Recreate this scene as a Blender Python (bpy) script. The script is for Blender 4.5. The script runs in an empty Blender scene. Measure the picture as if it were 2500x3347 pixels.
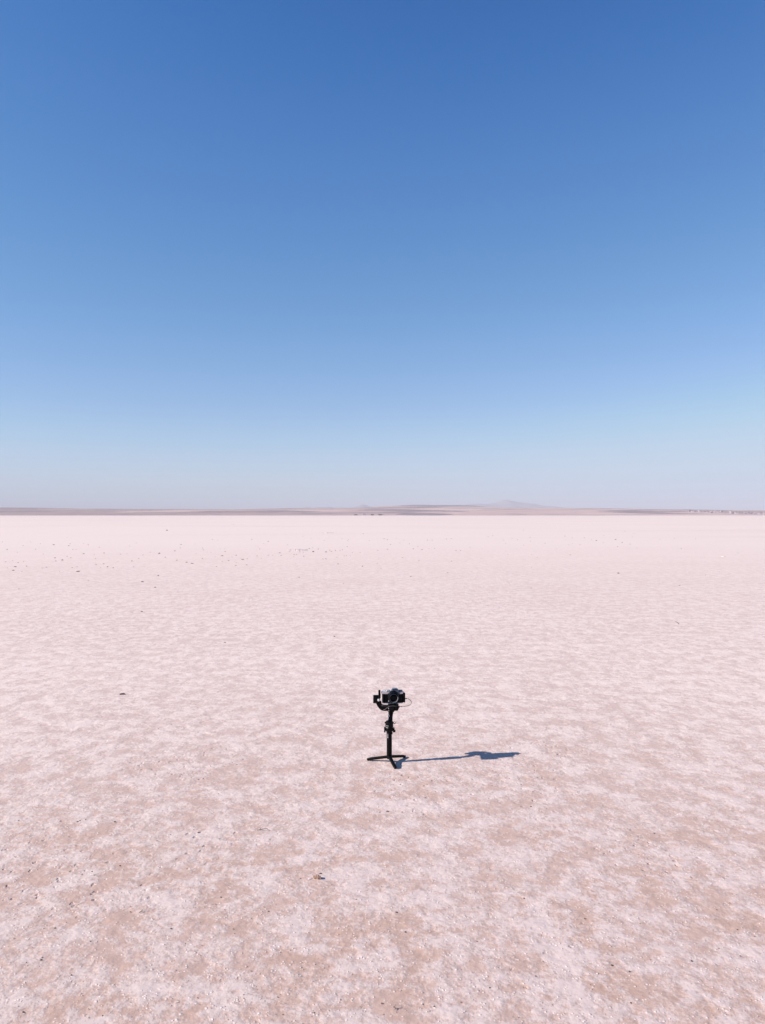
import bpy, bmesh, math, random
import numpy as np
from mathutils import Vector, Matrix

S = bpy.context.scene
COL = S.collection
R = math.radians

# ------------------------------------------------------------------ camera
CAM_H = 1.27                      # lens height above the salt
F = 2627.0                        # focal length in photo pixels (2500 x 3347)
HOR = 1684.0                      # horizon row in the photo
cd = bpy.data.cameras.new('camera')
cam = bpy.data.objects.new('camera', cd); COL.objects.link(cam)
cd.sensor_fit = 'VERTICAL'; cd.sensor_height = 24.0
cd.lens = 24.0 * F / 3347.0
cd.clip_start = 0.05; cd.clip_end = 120000.0
cam.location = (0, 0, CAM_H)
cam.rotation_euler = (R(90) + math.atan((HOR - 1673.5) / F), 0, 0)
S.camera = cam

# ------------------------------------------------------------------ sky, sun, exposure
SUN_EL = 29.5
SUN_AZ = 257.3                    # compass bearing of the sun, 0 = +Y, clockwise
S.view_settings.view_transform = 'Standard'
S.view_settings.look = 'None'
S.view_settings.exposure = 1.0
S.view_settings.gamma = 1.0
W = bpy.data.worlds.new('World'); S.world = W; W.use_nodes = True
wn, wl = W.node_tree.nodes, W.node_tree.links
sky = wn.new('ShaderNodeTexSky'); sky.sky_type = 'NISHITA'; sky.sun_disc = False
sky.sun_elevation = R(SUN_EL); sky.sun_rotation = R(SUN_AZ)
sky.altitude = 900; sky.air_density = 1.0; sky.dust_density = 0.3; sky.ozone_density = 4.0
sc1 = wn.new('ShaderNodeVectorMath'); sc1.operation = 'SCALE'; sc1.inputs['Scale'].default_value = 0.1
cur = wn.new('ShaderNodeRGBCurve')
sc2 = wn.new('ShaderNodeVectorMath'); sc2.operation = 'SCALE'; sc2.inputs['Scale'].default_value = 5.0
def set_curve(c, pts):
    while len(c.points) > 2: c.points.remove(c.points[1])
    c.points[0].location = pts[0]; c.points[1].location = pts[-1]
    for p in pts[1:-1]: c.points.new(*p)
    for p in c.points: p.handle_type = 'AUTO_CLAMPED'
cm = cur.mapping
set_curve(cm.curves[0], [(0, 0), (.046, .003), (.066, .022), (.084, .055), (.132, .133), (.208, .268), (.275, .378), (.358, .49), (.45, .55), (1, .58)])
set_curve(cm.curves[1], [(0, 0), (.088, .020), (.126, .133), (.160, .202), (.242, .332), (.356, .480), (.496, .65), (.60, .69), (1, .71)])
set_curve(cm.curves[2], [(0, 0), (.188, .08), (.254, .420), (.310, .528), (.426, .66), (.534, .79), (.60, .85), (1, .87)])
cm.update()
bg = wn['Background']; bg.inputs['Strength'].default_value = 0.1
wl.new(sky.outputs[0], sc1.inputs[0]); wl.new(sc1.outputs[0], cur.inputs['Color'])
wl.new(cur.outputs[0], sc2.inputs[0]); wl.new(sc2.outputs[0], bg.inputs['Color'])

ld = bpy.data.lights.new('sun', 'SUN'); ld.energy = 3.5; ld.angle = R(0.5); ld.color = (1.0, 0.90, 0.855)
sun = bpy.data.objects.new('sun', ld); COL.objects.link(sun)
a, e = R(SUN_AZ), R(SUN_EL)
to_sun = Vector((math.sin(a) * math.cos(e), math.cos(a) * math.cos(e), math.sin(e)))
sun.rotation_euler = to_sun.to_track_quat('Z', 'Y').to_euler()
sun.location = to_sun * 50

# ------------------------------------------------------------------ helpers
rng = random.Random(7)

class NT:
    """Small wrapper for building node trees."""
    def __init__(self, name):
        self.m = bpy.data.materials.new(name); self.m.use_nodes = True
        self.n = self.m.node_tree.nodes; self.l = self.m.node_tree.links
        self.b = self.n['Principled BSDF']; self.out = self.n['Material Output']
    def put(self, sock, v):
        if isinstance(v, bpy.types.NodeSocket): self.l.new(v, sock)
        else: sock.default_value = v
    def coord(self): return self.n.new('ShaderNodeTexCoord').outputs['Object']
    def mapping(self, vec, scale=(1, 1, 1), loc=(0, 0, 0), rot=(0, 0, 0)):
        m = self.n.new('ShaderNodeMapping'); self.put(m.inputs['Vector'], vec)
        m.inputs['Scale'].default_value = scale; m.inputs['Location'].default_value = loc; m.inputs['Rotation'].default_value = rot
        return m.outputs[0]
    def noise(self, vec, scale, detail=4, rough=.55, dist=0.0):
        t = self.n.new('ShaderNodeTexNoise'); self.put(t.inputs['Vector'], vec)
        t.inputs['Scale'].default_value = scale; t.inputs['Detail'].default_value = detail
        t.inputs['Roughness'].default_value = rough; t.inputs['Distortion'].default_value = dist
        return t.outputs['Fac']
    def voro(self, vec, scale, rand=1.0, feature='F1', out='Distance'):
        t = self.n.new('ShaderNodeTexVoronoi'); self.put(t.inputs['Vector'], vec)
        t.feature = feature
        t.inputs['Scale'].default_value = scale; t.inputs['Randomness'].default_value = rand
        return t.outputs[out]
    def math(self, op, a, b=None, clamp=False):
        t = self.n.new('ShaderNodeMath'); t.operation = op; t.use_clamp = clamp
        self.put(t.inputs[0], a)
        if b is not None: self.put(t.inputs[1], b)
        return t.outputs[0]
    def ramp(self, v, lo, hi, a=0.0, b=1.0, kind='SMOOTHSTEP'):
        t = self.n.new('ShaderNodeMapRange'); t.interpolation_type = kind; t.clamp = True if kind == 'LINEAR' else t.clamp
        self.put(t.inputs[0], v)
        for i, x in enumerate((lo, hi, a, b)): self.put(t.inputs[1 + i], x)
        return t.outputs[0]
    def mix(self, f, a, b):
        t = self.n.new('ShaderNodeMix'); t.data_type = 'RGBA'
        self.put(t.inputs[0], f); self.put(t.inputs[6], a); self.put(t.inputs[7], b)
        return t.outputs[2]
    def length(self, vec):
        t = self.n.new('ShaderNodeVectorMath'); t.operation = 'LENGTH'; self.put(t.inputs[0], vec)
        return t.outputs['Value']

def C4(r, g, b): return (r, g, b, 1.0)

def tag(o, label=None, cat=None, group=None, kind=None):
    if label: o['label'] = label
    if cat: o['category'] = cat
    if group: o['group'] = group
    if kind: o['kind'] = kind
    return o

def mesh_obj(name, verts, faces, mat, parent=None, smooth=False):
    me = bpy.data.meshes.new(name); me.from_pydata(verts, [], faces); me.update()
    if mat: me.materials.append(mat)
    if smooth: me.polygons.foreach_set('use_smooth', [True] * len(me.polygons))
    o = bpy.data.objects.new(name, me); COL.objects.link(o); o.parent = parent
    return o

def bm_obj(name, bm, mat, parent=None, smooth=True, angle=35):
    me = bpy.data.meshes.new(name); bm.normal_update()
    if smooth:
        for f in bm.faces: f.smooth = True
        for ed in bm.edges:
            if len(ed.link_faces) == 2 and ed.calc_face_angle(0) > R(angle): ed.smooth = False
    bm.to_mesh(me); bm.free()
    me.materials.append(mat)
    o = bpy.data.objects.new(name, me); COL.objects.link(o); o.parent = parent
    return o

def thing(name, loc, label, cat, group=None, rotz=0.0):
    o = bpy.data.objects.new(name, None); COL.objects.link(o)
    o.empty_display_size = 0.1
    o.location = loc; o.rotation_euler = (0, 0, rotz)
    return tag(o, label, cat, group)

# ---- bmesh shapes; all lengths in metres
def box(bm, c, s, bevel=0.0, seg=2, rot=None):
    r = bmesh.ops.create_cube(bm, size=1.0); vs = r['verts']
    bmesh.ops.scale(bm, vec=s, verts=vs)
    if bevel:
        es = list({ed for v in vs for ed in v.link_edges})
        rb = bmesh.ops.bevel(bm, geom=es, offset=bevel, segments=seg, affect='EDGES', profile=.5)
        vs = list({v for f in rb['faces'] for v in f.verts} | {v for v in vs if v.is_valid})
    if rot: bmesh.ops.rotate(bm, cent=(0, 0, 0), matrix=rot, verts=vs)
    bmesh.ops.translate(bm, vec=c, verts=vs)
    return vs

def lathe(bm, prof, c, axis='Z', seg=40, rot=None):
    """prof: (radius, height) pairs along the axis, closed with caps where radius > 0."""
    rings = []
    for r, h in prof:
        ring = []
        for i in range(seg):
            t = 2 * math.pi * i / seg
            ring.append(Vector((r * math.cos(t), r * math.sin(t), h)))
        rings.append(ring)
    M = {'Z': Matrix.Identity(3), 'X': Matrix.Rotation(R(90), 3, 'Y'), 'Y': Matrix.Rotation(R(90), 3, 'X')}[axis]
    if rot: M = rot @ M
    C = Vector(c)
    vv = [[bm.verts.new(M @ p + C) for p in ring] for ring in rings]
    for j in range(len(vv) - 1):
        for i in range(seg):
            k = (i + 1) % seg
            bm.faces.new((vv[j][i], vv[j][k], vv[j + 1][k], vv[j + 1][i]))
    bm.faces.new(list(reversed(vv[0]))); bm.faces.new(vv[-1])

def cyl(bm, c, r, h, axis='Z', bev=0.0, seg=36, rot=None):
    b = bev or min(r, h) * .06
    lathe(bm, [(r - b, -h / 2), (r - b * .3, -h / 2 + b * .3), (r, -h / 2 + b), (r, h / 2 - b), (r - b * .3, h / 2 - b * .3), (r - b, h / 2)], c, axis, seg, rot)

def sweep(bm, path, section, up=Vector((0, 1, 0)), scales=None):
    """Sweep a closed 2-D section (u across, v along 'up') along path points."""
    n = len(path); rings = []
    for i in range(n):
        d = (path[min(i + 1, n - 1)] - path[max(i - 1, 0)]).normalized()
        s = d.cross(up).normalized(); u = s.cross(d).normalized()
        k = scales[i] if scales else 1.0
        rings.append([bm.verts.new(path[i] + s * (q[0] * k) + u * (q[1] * k)) for q in section])
    m = len(section)
    for i in range(n - 1):
        for j in range(m):
            k = (j + 1) % m
            bm.faces.new((rings[i][j], rings[i][k], rings[i + 1][k], rings[i + 1][j]))
    bm.faces.new(list(reversed(rings[0]))); bm.faces.new(rings[-1])
    bmesh.ops.recalc_face_normals(bm, faces=bm.faces)

def round_rect(w, h, r, seg=4):
    pts = []
    for cx, cy, a0 in ((w / 2 - r, h / 2 - r, 0), (-w / 2 + r, h / 2 - r, 90), (-w / 2 + r, -h / 2 + r, 180), (w / 2 - r, -h / 2 + r, 270)):
        for i in range(seg + 1):
            t = R(a0 + 90 * i / seg); pts.append((cx + r * math.cos(t), cy + r * math.sin(t)))
    return pts

def circle(r, n=10): return [(r * math.cos(2 * math.pi * i / n), r * math.sin(2 * math.pi * i / n)) for i in range(n)]

def smooth_path(pts, n=10):
    P = [Vector(p) for p in pts]; P = [P[0] * 2 - P[1]] + P + [P[-1] * 2 - P[-2]]
    out = []
    for i in range(1, len(P) - 2):
        for k in range(n):
            t = k / n; a, b, c, d = P[i - 1], P[i], P[i + 1], P[i + 2]
            out.append(.5 * ((2 * b) + (c - a) * t + (2 * a - 5 * b + 4 * c - d) * t * t + (3 * b - a - 3 * c + d) * t ** 3))
    out.append(P[-2]); return out

def ground_at(px, py):
    """Photo pixel on the salt -> world point."""
    d = F * CAM_H / (py - HOR)
    return Vector(((px - 1250.0) / F * d, d, 0.0))

# ------------------------------------------------------------------ salt flat
def salt_material():
    t = NT('salt_crust'); P = t.coord()
    d = t.length(P)
    big = t.noise(P, .55, 3, .5)
    big2 = t.noise(t.mapping(P, loc=(31, 7, 0)), .16, 3, .5)
    patch = t.noise(t.mapping(P, loc=(3.1, 8.4, 0), scale=(1, .85, 1)), 6.8, 8, .57)
    mid = t.noise(t.mapping(P, loc=(9, 2, 0)), 21, 6, .62)
    fine = t.noise(P, 70, 4, .65)
    bumps = t.noise(t.mapping(P, loc=(6, 3, 0)), 15, 2, .45)
    small = t.noise(t.mapping(P, loc=(5, 5, 0)), 60, 2, .5)
    # crust cover: 1 = white crystals, 0 = bare damp mud-pink floor
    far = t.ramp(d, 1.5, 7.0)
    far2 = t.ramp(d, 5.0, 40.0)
    m = t.math('ADD', patch, t.math('MULTIPLY', t.math('SUBTRACT', mid, .5), .75))
    m = t.math('ADD', m, t.math('MULTIPLY', t.math('SUBTRACT', fine, .5), .40))
    m = t.math('ADD', m, t.math('MULTIPLY', t.math('SUBTRACT', big, .5), .22))
    cover = t.ramp(m, .345, .655)
    # colours
    hue = t.noise(t.mapping(P, loc=(50, 1, 0)), 2.2, 5, .6)
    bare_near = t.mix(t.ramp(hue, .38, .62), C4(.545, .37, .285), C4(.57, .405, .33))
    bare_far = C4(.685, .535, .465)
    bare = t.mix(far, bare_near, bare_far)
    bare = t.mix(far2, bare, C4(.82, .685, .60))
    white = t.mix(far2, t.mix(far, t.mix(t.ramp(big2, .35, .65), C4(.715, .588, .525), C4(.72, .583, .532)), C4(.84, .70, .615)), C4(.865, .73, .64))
    col = t.mix(cover, bare, white)
    band = t.noise(t.mapping(P, loc=(2, 4, 0), scale=(.02, .05, 0)), 1.0, 5, .6)
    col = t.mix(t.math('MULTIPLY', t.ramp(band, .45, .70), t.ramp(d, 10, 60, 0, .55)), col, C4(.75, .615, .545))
    col = t.mix(t.math('MULTIPLY', t.ramp(fine, .50, .30), t.ramp(d, 1.5, 9, .30, .15)), col, C4(.47, .36, .33))
    # loose crystals (white) and mud specks (brown)
    gw = t.voro(t.mapping(P, loc=(2, 9, 0)), 75)
    gs = t.math('MULTIPLY', t.ramp(gw, .30, .16), t.ramp(t.noise(t.mapping(P, loc=(8, 0, 0)), 30, 2), .50, .60))
    col = t.mix(t.math('MULTIPLY', gs, t.ramp(d, 1.5, 8, .75, .3)), col, C4(.88, .77, .70))
    gd = t.math('MULTIPLY', t.ramp(t.voro(t.mapping(P, loc=(4, 1, 0)), 60), .28, .12), t.ramp(t.noise(t.mapping(P, loc=(1, 6, 0)), 12, 3), .50, .64))
    col = t.mix(t.math('MULTIPLY', gd, t.ramp(d, 1.5, 8, .5, .2)), col, C4(.36, .27, .25))
    # pits broken through the crust
    wp = t.n.new('ShaderNodeVectorMath'); wp.operation = 'ADD'
    nz = t.n.new('ShaderNodeTexNoise'); nz.inputs['Scale'].default_value = 60; t.put(nz.inputs['Vector'], P)
    sc = t.n.new('ShaderNodeVectorMath'); sc.operation = 'SCALE'; t.put(sc.inputs[0], nz.outputs['Color']); sc.inputs['Scale'].default_value = .02
    t.put(wp.inputs[0], P); t.put(wp.inputs[1], sc.outputs[0])
    vd = t.voro(t.mapping(wp.outputs[0], scale=(1, .8, 1)), 26)
    zone = t.ramp(t.noise(t.mapping(P, loc=(17, 3, 0)), 1.1, 4, .55), .50, .66)
    pit = t.math('MULTIPLY', t.ramp(vd, .23, .09), zone)
    pit = t.math('MULTIPLY', pit, t.ramp(d, 3.0, 7.0, 1.0, .25))
    col = t.mix(t.math('MULTIPLY', pit, .55), col, C4(.36, .26, .22))
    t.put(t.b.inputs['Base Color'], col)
    t.b.inputs['Roughness'].default_value = .8
    t.b.inputs['Specular IOR Level'].default_value = .25
    # relief
    h = t.math('ADD', t.math('MULTIPLY', cover, .0012), t.math('MULTIPLY', bumps, .0065))
    h = t.math('ADD', h, t.math('MULTIPLY', small, .0016))
    h = t.math('ADD', h, t.math('MULTIPLY', gs, .0012))
    h = t.math('SUBTRACT', h, t.math('MULTIPLY', pit, .0035))
    h = t.math('SUBTRACT', h, .0055)
    dn = t.n.new('ShaderNodeDisplacement'); dn.inputs['Midlevel'].default_value = 0.0; dn.inputs['Scale'].default_value = 1.0
    t.put(dn.inputs['Height'], h)
    t.l.new(dn.outputs[0], t.out.inputs['Displacement'])
    t.m.displacement_method = 'BOTH'
    return t.m

def axis_lines(lo_dense, hi_dense, step, grow, far, grow_neg=None, far_neg=None):
    pos = list(np.arange(lo_dense, hi_dense, step)); x = pos[-1]; s = step
    while x < far:
        s = step + (x - hi_dense + step) * grow; x += max(s, step); pos.append(x)
    neg = []; x = lo_dense
    g = grow_neg or grow; fn = far_neg or far
    while x > -fn:
        s = step + (lo_dense - x + step) * g; x -= s; neg.append(x)
    return np.array(neg[::-1] + pos)

xs = axis_lines(-1.7, 1.7, .008, .04, 30000)
ys = axis_lines(1.6, 5.0, .008, .03, 30000, .08, 30000)
nx, ny = len(xs), len(ys)
gx, gy = np.meshgrid(xs, ys)
co = np.zeros((ny * nx, 3), dtype=np.float32); co[:, 0] = gx.ravel(); co[:, 1] = gy.ravel()
ii = (np.arange(ny - 1)[:, None] * nx + np.arange(nx - 1)[None, :]).ravel()
q = np.stack([ii, ii + 1, ii + 1 + nx, ii + nx], 1).astype(np.int32)
me = bpy.data.meshes.new('salt_flat')
me.vertices.add(len(co)); me.vertices.foreach_set('co', co.ravel())
me.loops.add(q.size); me.loops.foreach_set('vertex_index', q.ravel())
me.polygons.add(len(q)); me.polygons.foreach_set('loop_start', np.arange(0, q.size, 4, dtype=np.int32))
me.polygons.foreach_set('use_smooth', np.ones(len(q), dtype=bool))
me.update(calc_edges=True)
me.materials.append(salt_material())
ground = bpy.data.objects.new('salt_flat', me); COL.objects.link(ground)
tag(ground, 'pink white crusted salt flat reaching to the far shore', 'ground', kind='structure')

# ------------------------------------------------------------------ far shore, ridge, mountains
def fbm1(x, seed, octs=5, base=1.0):
    r = np.random.RandomState(seed); out = np.zeros_like(x)
    for o in range(octs):
        f = base * 2 ** o; ph = r.uniform(0, 1000); tab = r.uniform(-1, 1, 4096)
        u = x * f + ph; i = np.floor(u).astype(int); w = u - i; w = w * w * (3 - 2 * w)
        out += (tab[i % 4096] * (1 - w) + tab[(i + 1) % 4096] * w) * .5 ** o
    return out

def hill_material(name, base, pale, dark, sx, sy, drift=False):
    t = NT(name); P = t.coord()
    f1 = t.voro(t.mapping(P, scale=(sx, sy, 0)), 1.0, 1.0, 'F1', 'Color')
    sep = t.n.new('ShaderNodeSeparateColor'); t.put(sep.inputs[0], f1)
    n1 = t.noise(t.mapping(P, scale=(sx * .7, sy * .7, 0)), 1.0, 6, .6)
    if drift:
        sx_ = t.n.new('ShaderNodeSeparateXYZ'); t.put(sx_.inputs[0], P)
        w_ = t.math('ADD', sx_.outputs[0], t.math('MULTIPLY', t.math('SUBTRACT', t.noise(t.mapping(P, scale=(1 / 900., 1 / 500., 0)), 1.0, 3), .5), 2600))
        base = t.mix(t.ramp(w_, -1500, 1000, 0, .95), base, C4(.62, .435, .375))
    c = t.mix(t.ramp(sep.outputs[0], .55, .95), base, pale)
    c = t.mix(t.ramp(sep.outputs[1], .62, .9), c, dark)
    c = t.mix(t.ramp(n1, .48, .68, 0, .8), c, dark)
    n2 = t.noise(t.mapping(P, scale=(sx * 5, sy * 4, 0)), 1.0, 5, .65)
    c = t.mix(t.ramp(n2, .35, .62, 0.0, .30), c, pale)
    t.put(t.b.inputs['Base Color'], c); t.b.inputs['Roughness'].default_value = .95
    t.b.inputs['Specular IOR Level'].default_value = .1
    return t.m

SHORE_Y, CREST_Y = 4000.0, 6800.0
SKYLINE = [(-900, 1655), (-400, 1661), (-100, 1657), (0, 1659), (150, 1660), (300, 1663), (500, 1664), (800, 1664.5), (880, 1663), (1000, 1661.5), (1160, 1661),
           (1240, 1657), (1300, 1655), (1400, 1657), (1500, 1657), (1650, 1660.5), (1750, 1660), (1800, 1661), (1900, 1662), (2000, 1664),
           (2150, 1666), (2250, 1668.3), (2350, 1668.5), (2430, 1667), (2500, 1667.5), (2800, 1664), (3400, 1660)]
sk_x = np.array([p[0] for p in SKYLINE], float); sk_y = np.array([p[1] for p in SKYLINE], float)
def crest_h(px): return (HOR - np.interp(px, sk_x, sk_y)) / F * CREST_Y + CAM_H
def shore_z(x, y):
    """Height of the shore hills at a world point."""
    px = x / CREST_Y * F + 1250.0
    H = crest_h(px) + fbm1(np.asarray(px) / 60.0, 3, 4) * 1.1
    s = np.clip((np.asarray(y) - SHORE_Y) / (CREST_Y - SHORE_Y), 0, 1.6)
    up = np.where(s <= 1, np.sin(np.clip(s, 0, 1) * np.pi / 2) ** 1.15, np.maximum(0, 1 - (s - 1) ** 2 * 3))
    fold = fbm1(np.asarray(x) / 420.0 + np.asarray(y) / 300.0, 11, 4) * 2.6 * np.clip(s * 3, 0, 1) * np.clip((1 - s) * 3, 0, 1)
    return np.maximum(H * up + fold, -0.5 + 3 * s)
def terrain(name, x, y, zf, mat, label, cat='hill'):
    gx, gy = np.meshgrid(x, y); z = zf(gx, gy)
    v = np.stack([gx.ravel(), gy.ravel(), z.ravel()], 1)
    n, m = len(y), len(x)
    f = [(j * m + i, j * m + i + 1, (j + 1) * m + i + 1, (j + 1) * m + i) for j in range(n - 1) for i in range(m - 1)]
    o = mesh_obj(name, v.tolist(), f, mat, smooth=True)
    return tag(o, label, cat, kind='structure')
terrain('shore_hills', np.arange(-5600, 5601, 28.0), np.concatenate([np.linspace(SHORE_Y - 5, 5000, 26), np.linspace(5060, 8600, 40)]), shore_z,
        hill_material('shore_fields', C4(.36, .25, .22), C4(.66, .49, .41), C4(.20, .145, .16), 1 / 420.0, 1 / 330.0, True),
        'low pinkish tan farmland hills along the far shore of the salt flat')

RY = 9600.0
rx = np.array([1130, 1200, 1240, 1280, 1320, 1350, 1400, 1450, 1500, 1540, 1570, 1620, 1700], float)
ry = np.array([1690, 1664, 1657, 1653, 1650.5, 1649.2, 1649.6, 1650.4, 1649.8, 1651, 1655, 1662, 1690], float)
def ridge_z(x, y):
    px = x / RY * F + 1250
    H = (HOR - np.interp(px, rx, ry)) / F * RY + CAM_H + fbm1(px / 30, 5, 4) * 1.6
    s = (np.asarray(y) - RY) / 1800.0
    return H * np.maximum(0, 1 - s * s) - 4
terrain('ridge', np.arange(-800, 2200, 30.0), np.linspace(RY - 1800, RY + 1800, 30), ridge_z,
        hill_material('ridge_soil', C4(.24, .18, .19), C4(.31, .24, .23), C4(.17, .13, .15), 1 / 700., 1 / 500.),
        'long flat mauve ridge rising behind the shore hills')

def mountain(name, label, Y, prof, depth, seed):
    mx = np.array([p[0] for p in prof], float); my = np.array([p[1] for p in prof], float)
    def zf(x, y):
        px = x / Y * F + 1250
        H = (HOR - np.interp(px, mx, my)) / F * Y + CAM_H
        s = (np.asarray(y) - Y) / depth
        spur = fbm1(x / 900.0 + s * 2.0, seed, 5) * .10 + fbm1(x / 300.0 - s * 3.0, seed + 1, 4) * .05
        body = np.maximum(0, 1 - np.abs(s) ** 1.4) * (1 + spur * np.clip(np.abs(s) * 4, 0.25, 1))
        return H * body - 5
    x0, x1 = (mx[0] - 1250) / F * Y, (mx[-1] - 1250) / F * Y
    return terrain(name, np.linspace(x0, x1, 150), np.linspace(Y - depth, Y + depth, 50), zf, MOUNTAIN, label, 'mountain')
MOUNTAIN = hill_material('mountain_rock', C4(.32, .28, .30), C4(.37, .33, .33), C4(.26, .23, .25), 1 / 900., 1 / 900.)
mountain('mountain', 'hazy blue mountain with one pointed peak far behind the flat', 18000.0,
         [(1380, 1690), (1440, 1664), (1480, 1656), (1520, 1649), (1545, 1646), (1565, 1644.5), (1590, 1646), (1620, 1643.5), (1640, 1638), (1650, 1634.2), (1657, 1633.6),
          (1664, 1636), (1678, 1638.5), (1690, 1641), (1715, 1644), (1738, 1646.5), (1760, 1650.5), (1800, 1652), (1822, 1655.5), (1850, 1659.5), (1900, 1668), (1980, 1690)], 2000, 21)
mountain('mountain', 'small pale blue mountain hump left of the shore sheds', 18600.0,
         [(1090, 1690), (1130, 1668), (1155, 1657.5), (1172, 1651), (1180, 1648), (1192, 1647.6), (1203, 1652), (1220, 1658), (1250, 1668), (1290, 1690)], 1500, 33)
mountain('mountain', 'faint low blue mountain with two bumps, leftmost on the skyline', 18600.0,
         [(930, 1690), (970, 1665), (990, 1658.5), (1003, 1655.8), (1018, 1659), (1035, 1657), (1060, 1656), (1075, 1655.4), (1095, 1660), (1130, 1668), (1180, 1690)], 1500, 44)

# dirt track climbing the right-hand slope
track_px = [(1868, 1675.2), (1874, 1673.2), (1880, 1670.8), (1885, 1668.6)]
def on_shore(px, py):
    """Pixel on the shore slope -> point on the terrain (march along the ray)."""
    dx, dz = (px - 1250) / F, (HOR - py) / F
    Y = SHORE_Y
    for _ in range(700):
        if float(shore_z(np.array(dx * Y), np.array(Y))) >= CAM_H + dz * Y: break
        Y += 4.0
    Y = min(Y, CREST_Y - 20)
    return Vector((dx * Y, Y, float(shore_z(np.array(dx * Y), np.array(Y)))))
TR = NT('pale_track'); TR.put(TR.b.inputs['Base Color'], TR.mix(TR.noise(TR.coord(), .2, 4), C4(.52, .42, .36), C4(.62, .52, .46)))
tp = smooth_path([on_shore(*p) for p in track_px], 8)
tv = []
for i, p in enumerate(tp):
    for sgn in (-7, 7):
        qx, qy = p.x + sgn, p.y
        tv.append((qx, qy, float(shore_z(np.array(qx), np.array(qy))) + .7))
o = mesh_obj('dirt_track', tv, [(2 * i, 2 * i + 1, 2 * i + 3, 2 * i + 2) for i in range(len(tp) - 1)], TR.m)
tag(o, 'pale dirt track climbing the tan hillside right of the mountain', 'track', kind='structure')

# ------------------------------------------------------------------ far buildings and trees
def plain(name, col, rough=.7, metal=0.0, spec=.5, vary=0.0, vscale=40.0, bump=0.0, bscale=300.0):
    t = NT(name)
    c = C4(*col)
    if vary:
        n = t.noise(t.coord(), vscale, 4, .6)
        c = t.mix(n, C4(*[x * (1 - vary) for x in col]), C4(*[min(1, x * (1 + vary)) for x in col]))
    t.put(t.b.inputs['Base Color'], c)
    t.b.inputs['Roughness'].default_value = rough; t.b.inputs['Metallic'].default_value = metal
    t.b.inputs['Specular IOR Level'].default_value = spec
    if bump:
        bn = t.n.new('ShaderNodeBump'); bn.inputs['Strength'].default_value = bump; bn.inputs['Distance'].default_value = .0004
        t.put(bn.inputs['Height'], t.noise(t.coord(), bscale, 3, .6)); t.l.new(bn.outputs[0], t.b.inputs['Normal'])
    return t.m
M_PLASTER = plain('pale_plaster', (.50, .44, .45), .9, vary=.08, vscale=.4)
M_PLASTER2 = plain('mauve_plaster', (.30, .235, .25), .9, vary=.1, vscale=.4)
M_ROOF = plain('dark_roof', (.36, .28, .30), .9, vary=.2, vscale=.5)
M_ROOF2 = plain('red_roof', (.27, .18, .17), .9, vary=.2, vscale=.5)
M_LEAF = plain('far_foliage', (.30, .235, .25), .9, vary=.35, vscale=.5)

def house_meshes(w, d, h, rh, wall, roof):
    bm = bmesh.new()
    box(bm, (0, 0, h / 2), (w, d, h))
    wall_me = bpy.data.meshes.new('wall'); bm.to_mesh(wall_me); bm.free(); wall_me.materials.append(wall)
    o = .35; x, y = w / 2 + o, d / 2 + o; th = .25
    v = [(-x, -y, h + .003), (x, -y, h + .003), (x, y, h + .003), (-x, y, h + .003), (-x, -y, h + th), (x, -y, h + th), (x, y, h + th), (-x, y, h + th), (-x, 0, h + rh), (x, 0, h + rh)]
    f = [(3, 2, 1, 0), (0, 1, 5, 4), (2, 3, 7, 6), (1, 2, 6, 9, 5), (3, 0, 4, 8, 7), (4, 5, 9, 8), (6, 7, 8, 9)]
    roof_me = bpy.data.meshes.new('roof'); roof_me.from_pydata(v, [], f); roof_me.update(); roof_me.materials.append(roof)
    return wall_me, roof_me
def put_house(p, meshes, label, group, rz, sc=1.0, name='house', cat='house'):
    t = thing(name, p, label, cat, group, rz); t.scale = (sc, sc, sc)
    for nm, m in zip(('wall', 'roof'), meshes):
        c = bpy.data.objects.new(nm, m); COL.objects.link(c); c.parent = t
    return t
HK = [house_meshes(12, 9, 6, 2.6, M_PLASTER, M_ROOF2), house_meshes(10, 8, 8.5, 1.2, M_PLASTER, M_ROOF), house_meshes(15, 9, 4.5, 2.4, M_PLASTER2, M_ROOF), house_meshes(9, 9, 6, 2.4, M_PLASTER2, M_ROOF2)]
hl = ['small pale walled house with a reddish roof in the far village', 'taller pale box house in the far village',
      'long low mauve house with a dark roof in the far village', 'small square mauve house in the far village']
rh = random.Random(5)
village = []
for i in range(46):
    px = 2252 + (i / 45.0) * 240 + rh.uniform(-4, 4)
    py = np.interp(px, [2250, 2300, 2350, 2400, 2440, 2500], [1671.5, 1674, 1675.8, 1677.3, 1678.6, 1680.5]) + rh.uniform(-1.6, 1.6)
    p = on_shore(px, py); p.z -= .3
    k = rh.choice([0, 1, 2, 2, 2, 3, 3])
    put_house(p, HK[k], hl[k] + ' at right', 'houses of the far village', rh.uniform(-.5, .5), rh.uniform(.85, 1.35))
def tree_mesh(seed):
    r = random.Random(seed); bm = bmesh.new()
    lathe(bm, [(.28, 0), (.2, 1.6), (.12, 3.2)], (0, 0, 0), seg=6)
    for _ in range(9):
        c = Vector((r.uniform(-1.5, 1.5), r.uniform(-1.5, 1.5), r.uniform(2.2, 5.4)))
        g = bmesh.ops.create_icosphere(bm, subdivisions=1, radius=r.uniform(.8, 1.5))
        for v in g['verts']: v.co = v.co * r.uniform(.75, 1.25) + c
    m = bpy.data.meshes.new('tree'); bm.to_mesh(m); bm.free(); m.materials.append(M_LEAF); return m
TREES = [tree_mesh(i) for i in range(3)]
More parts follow.
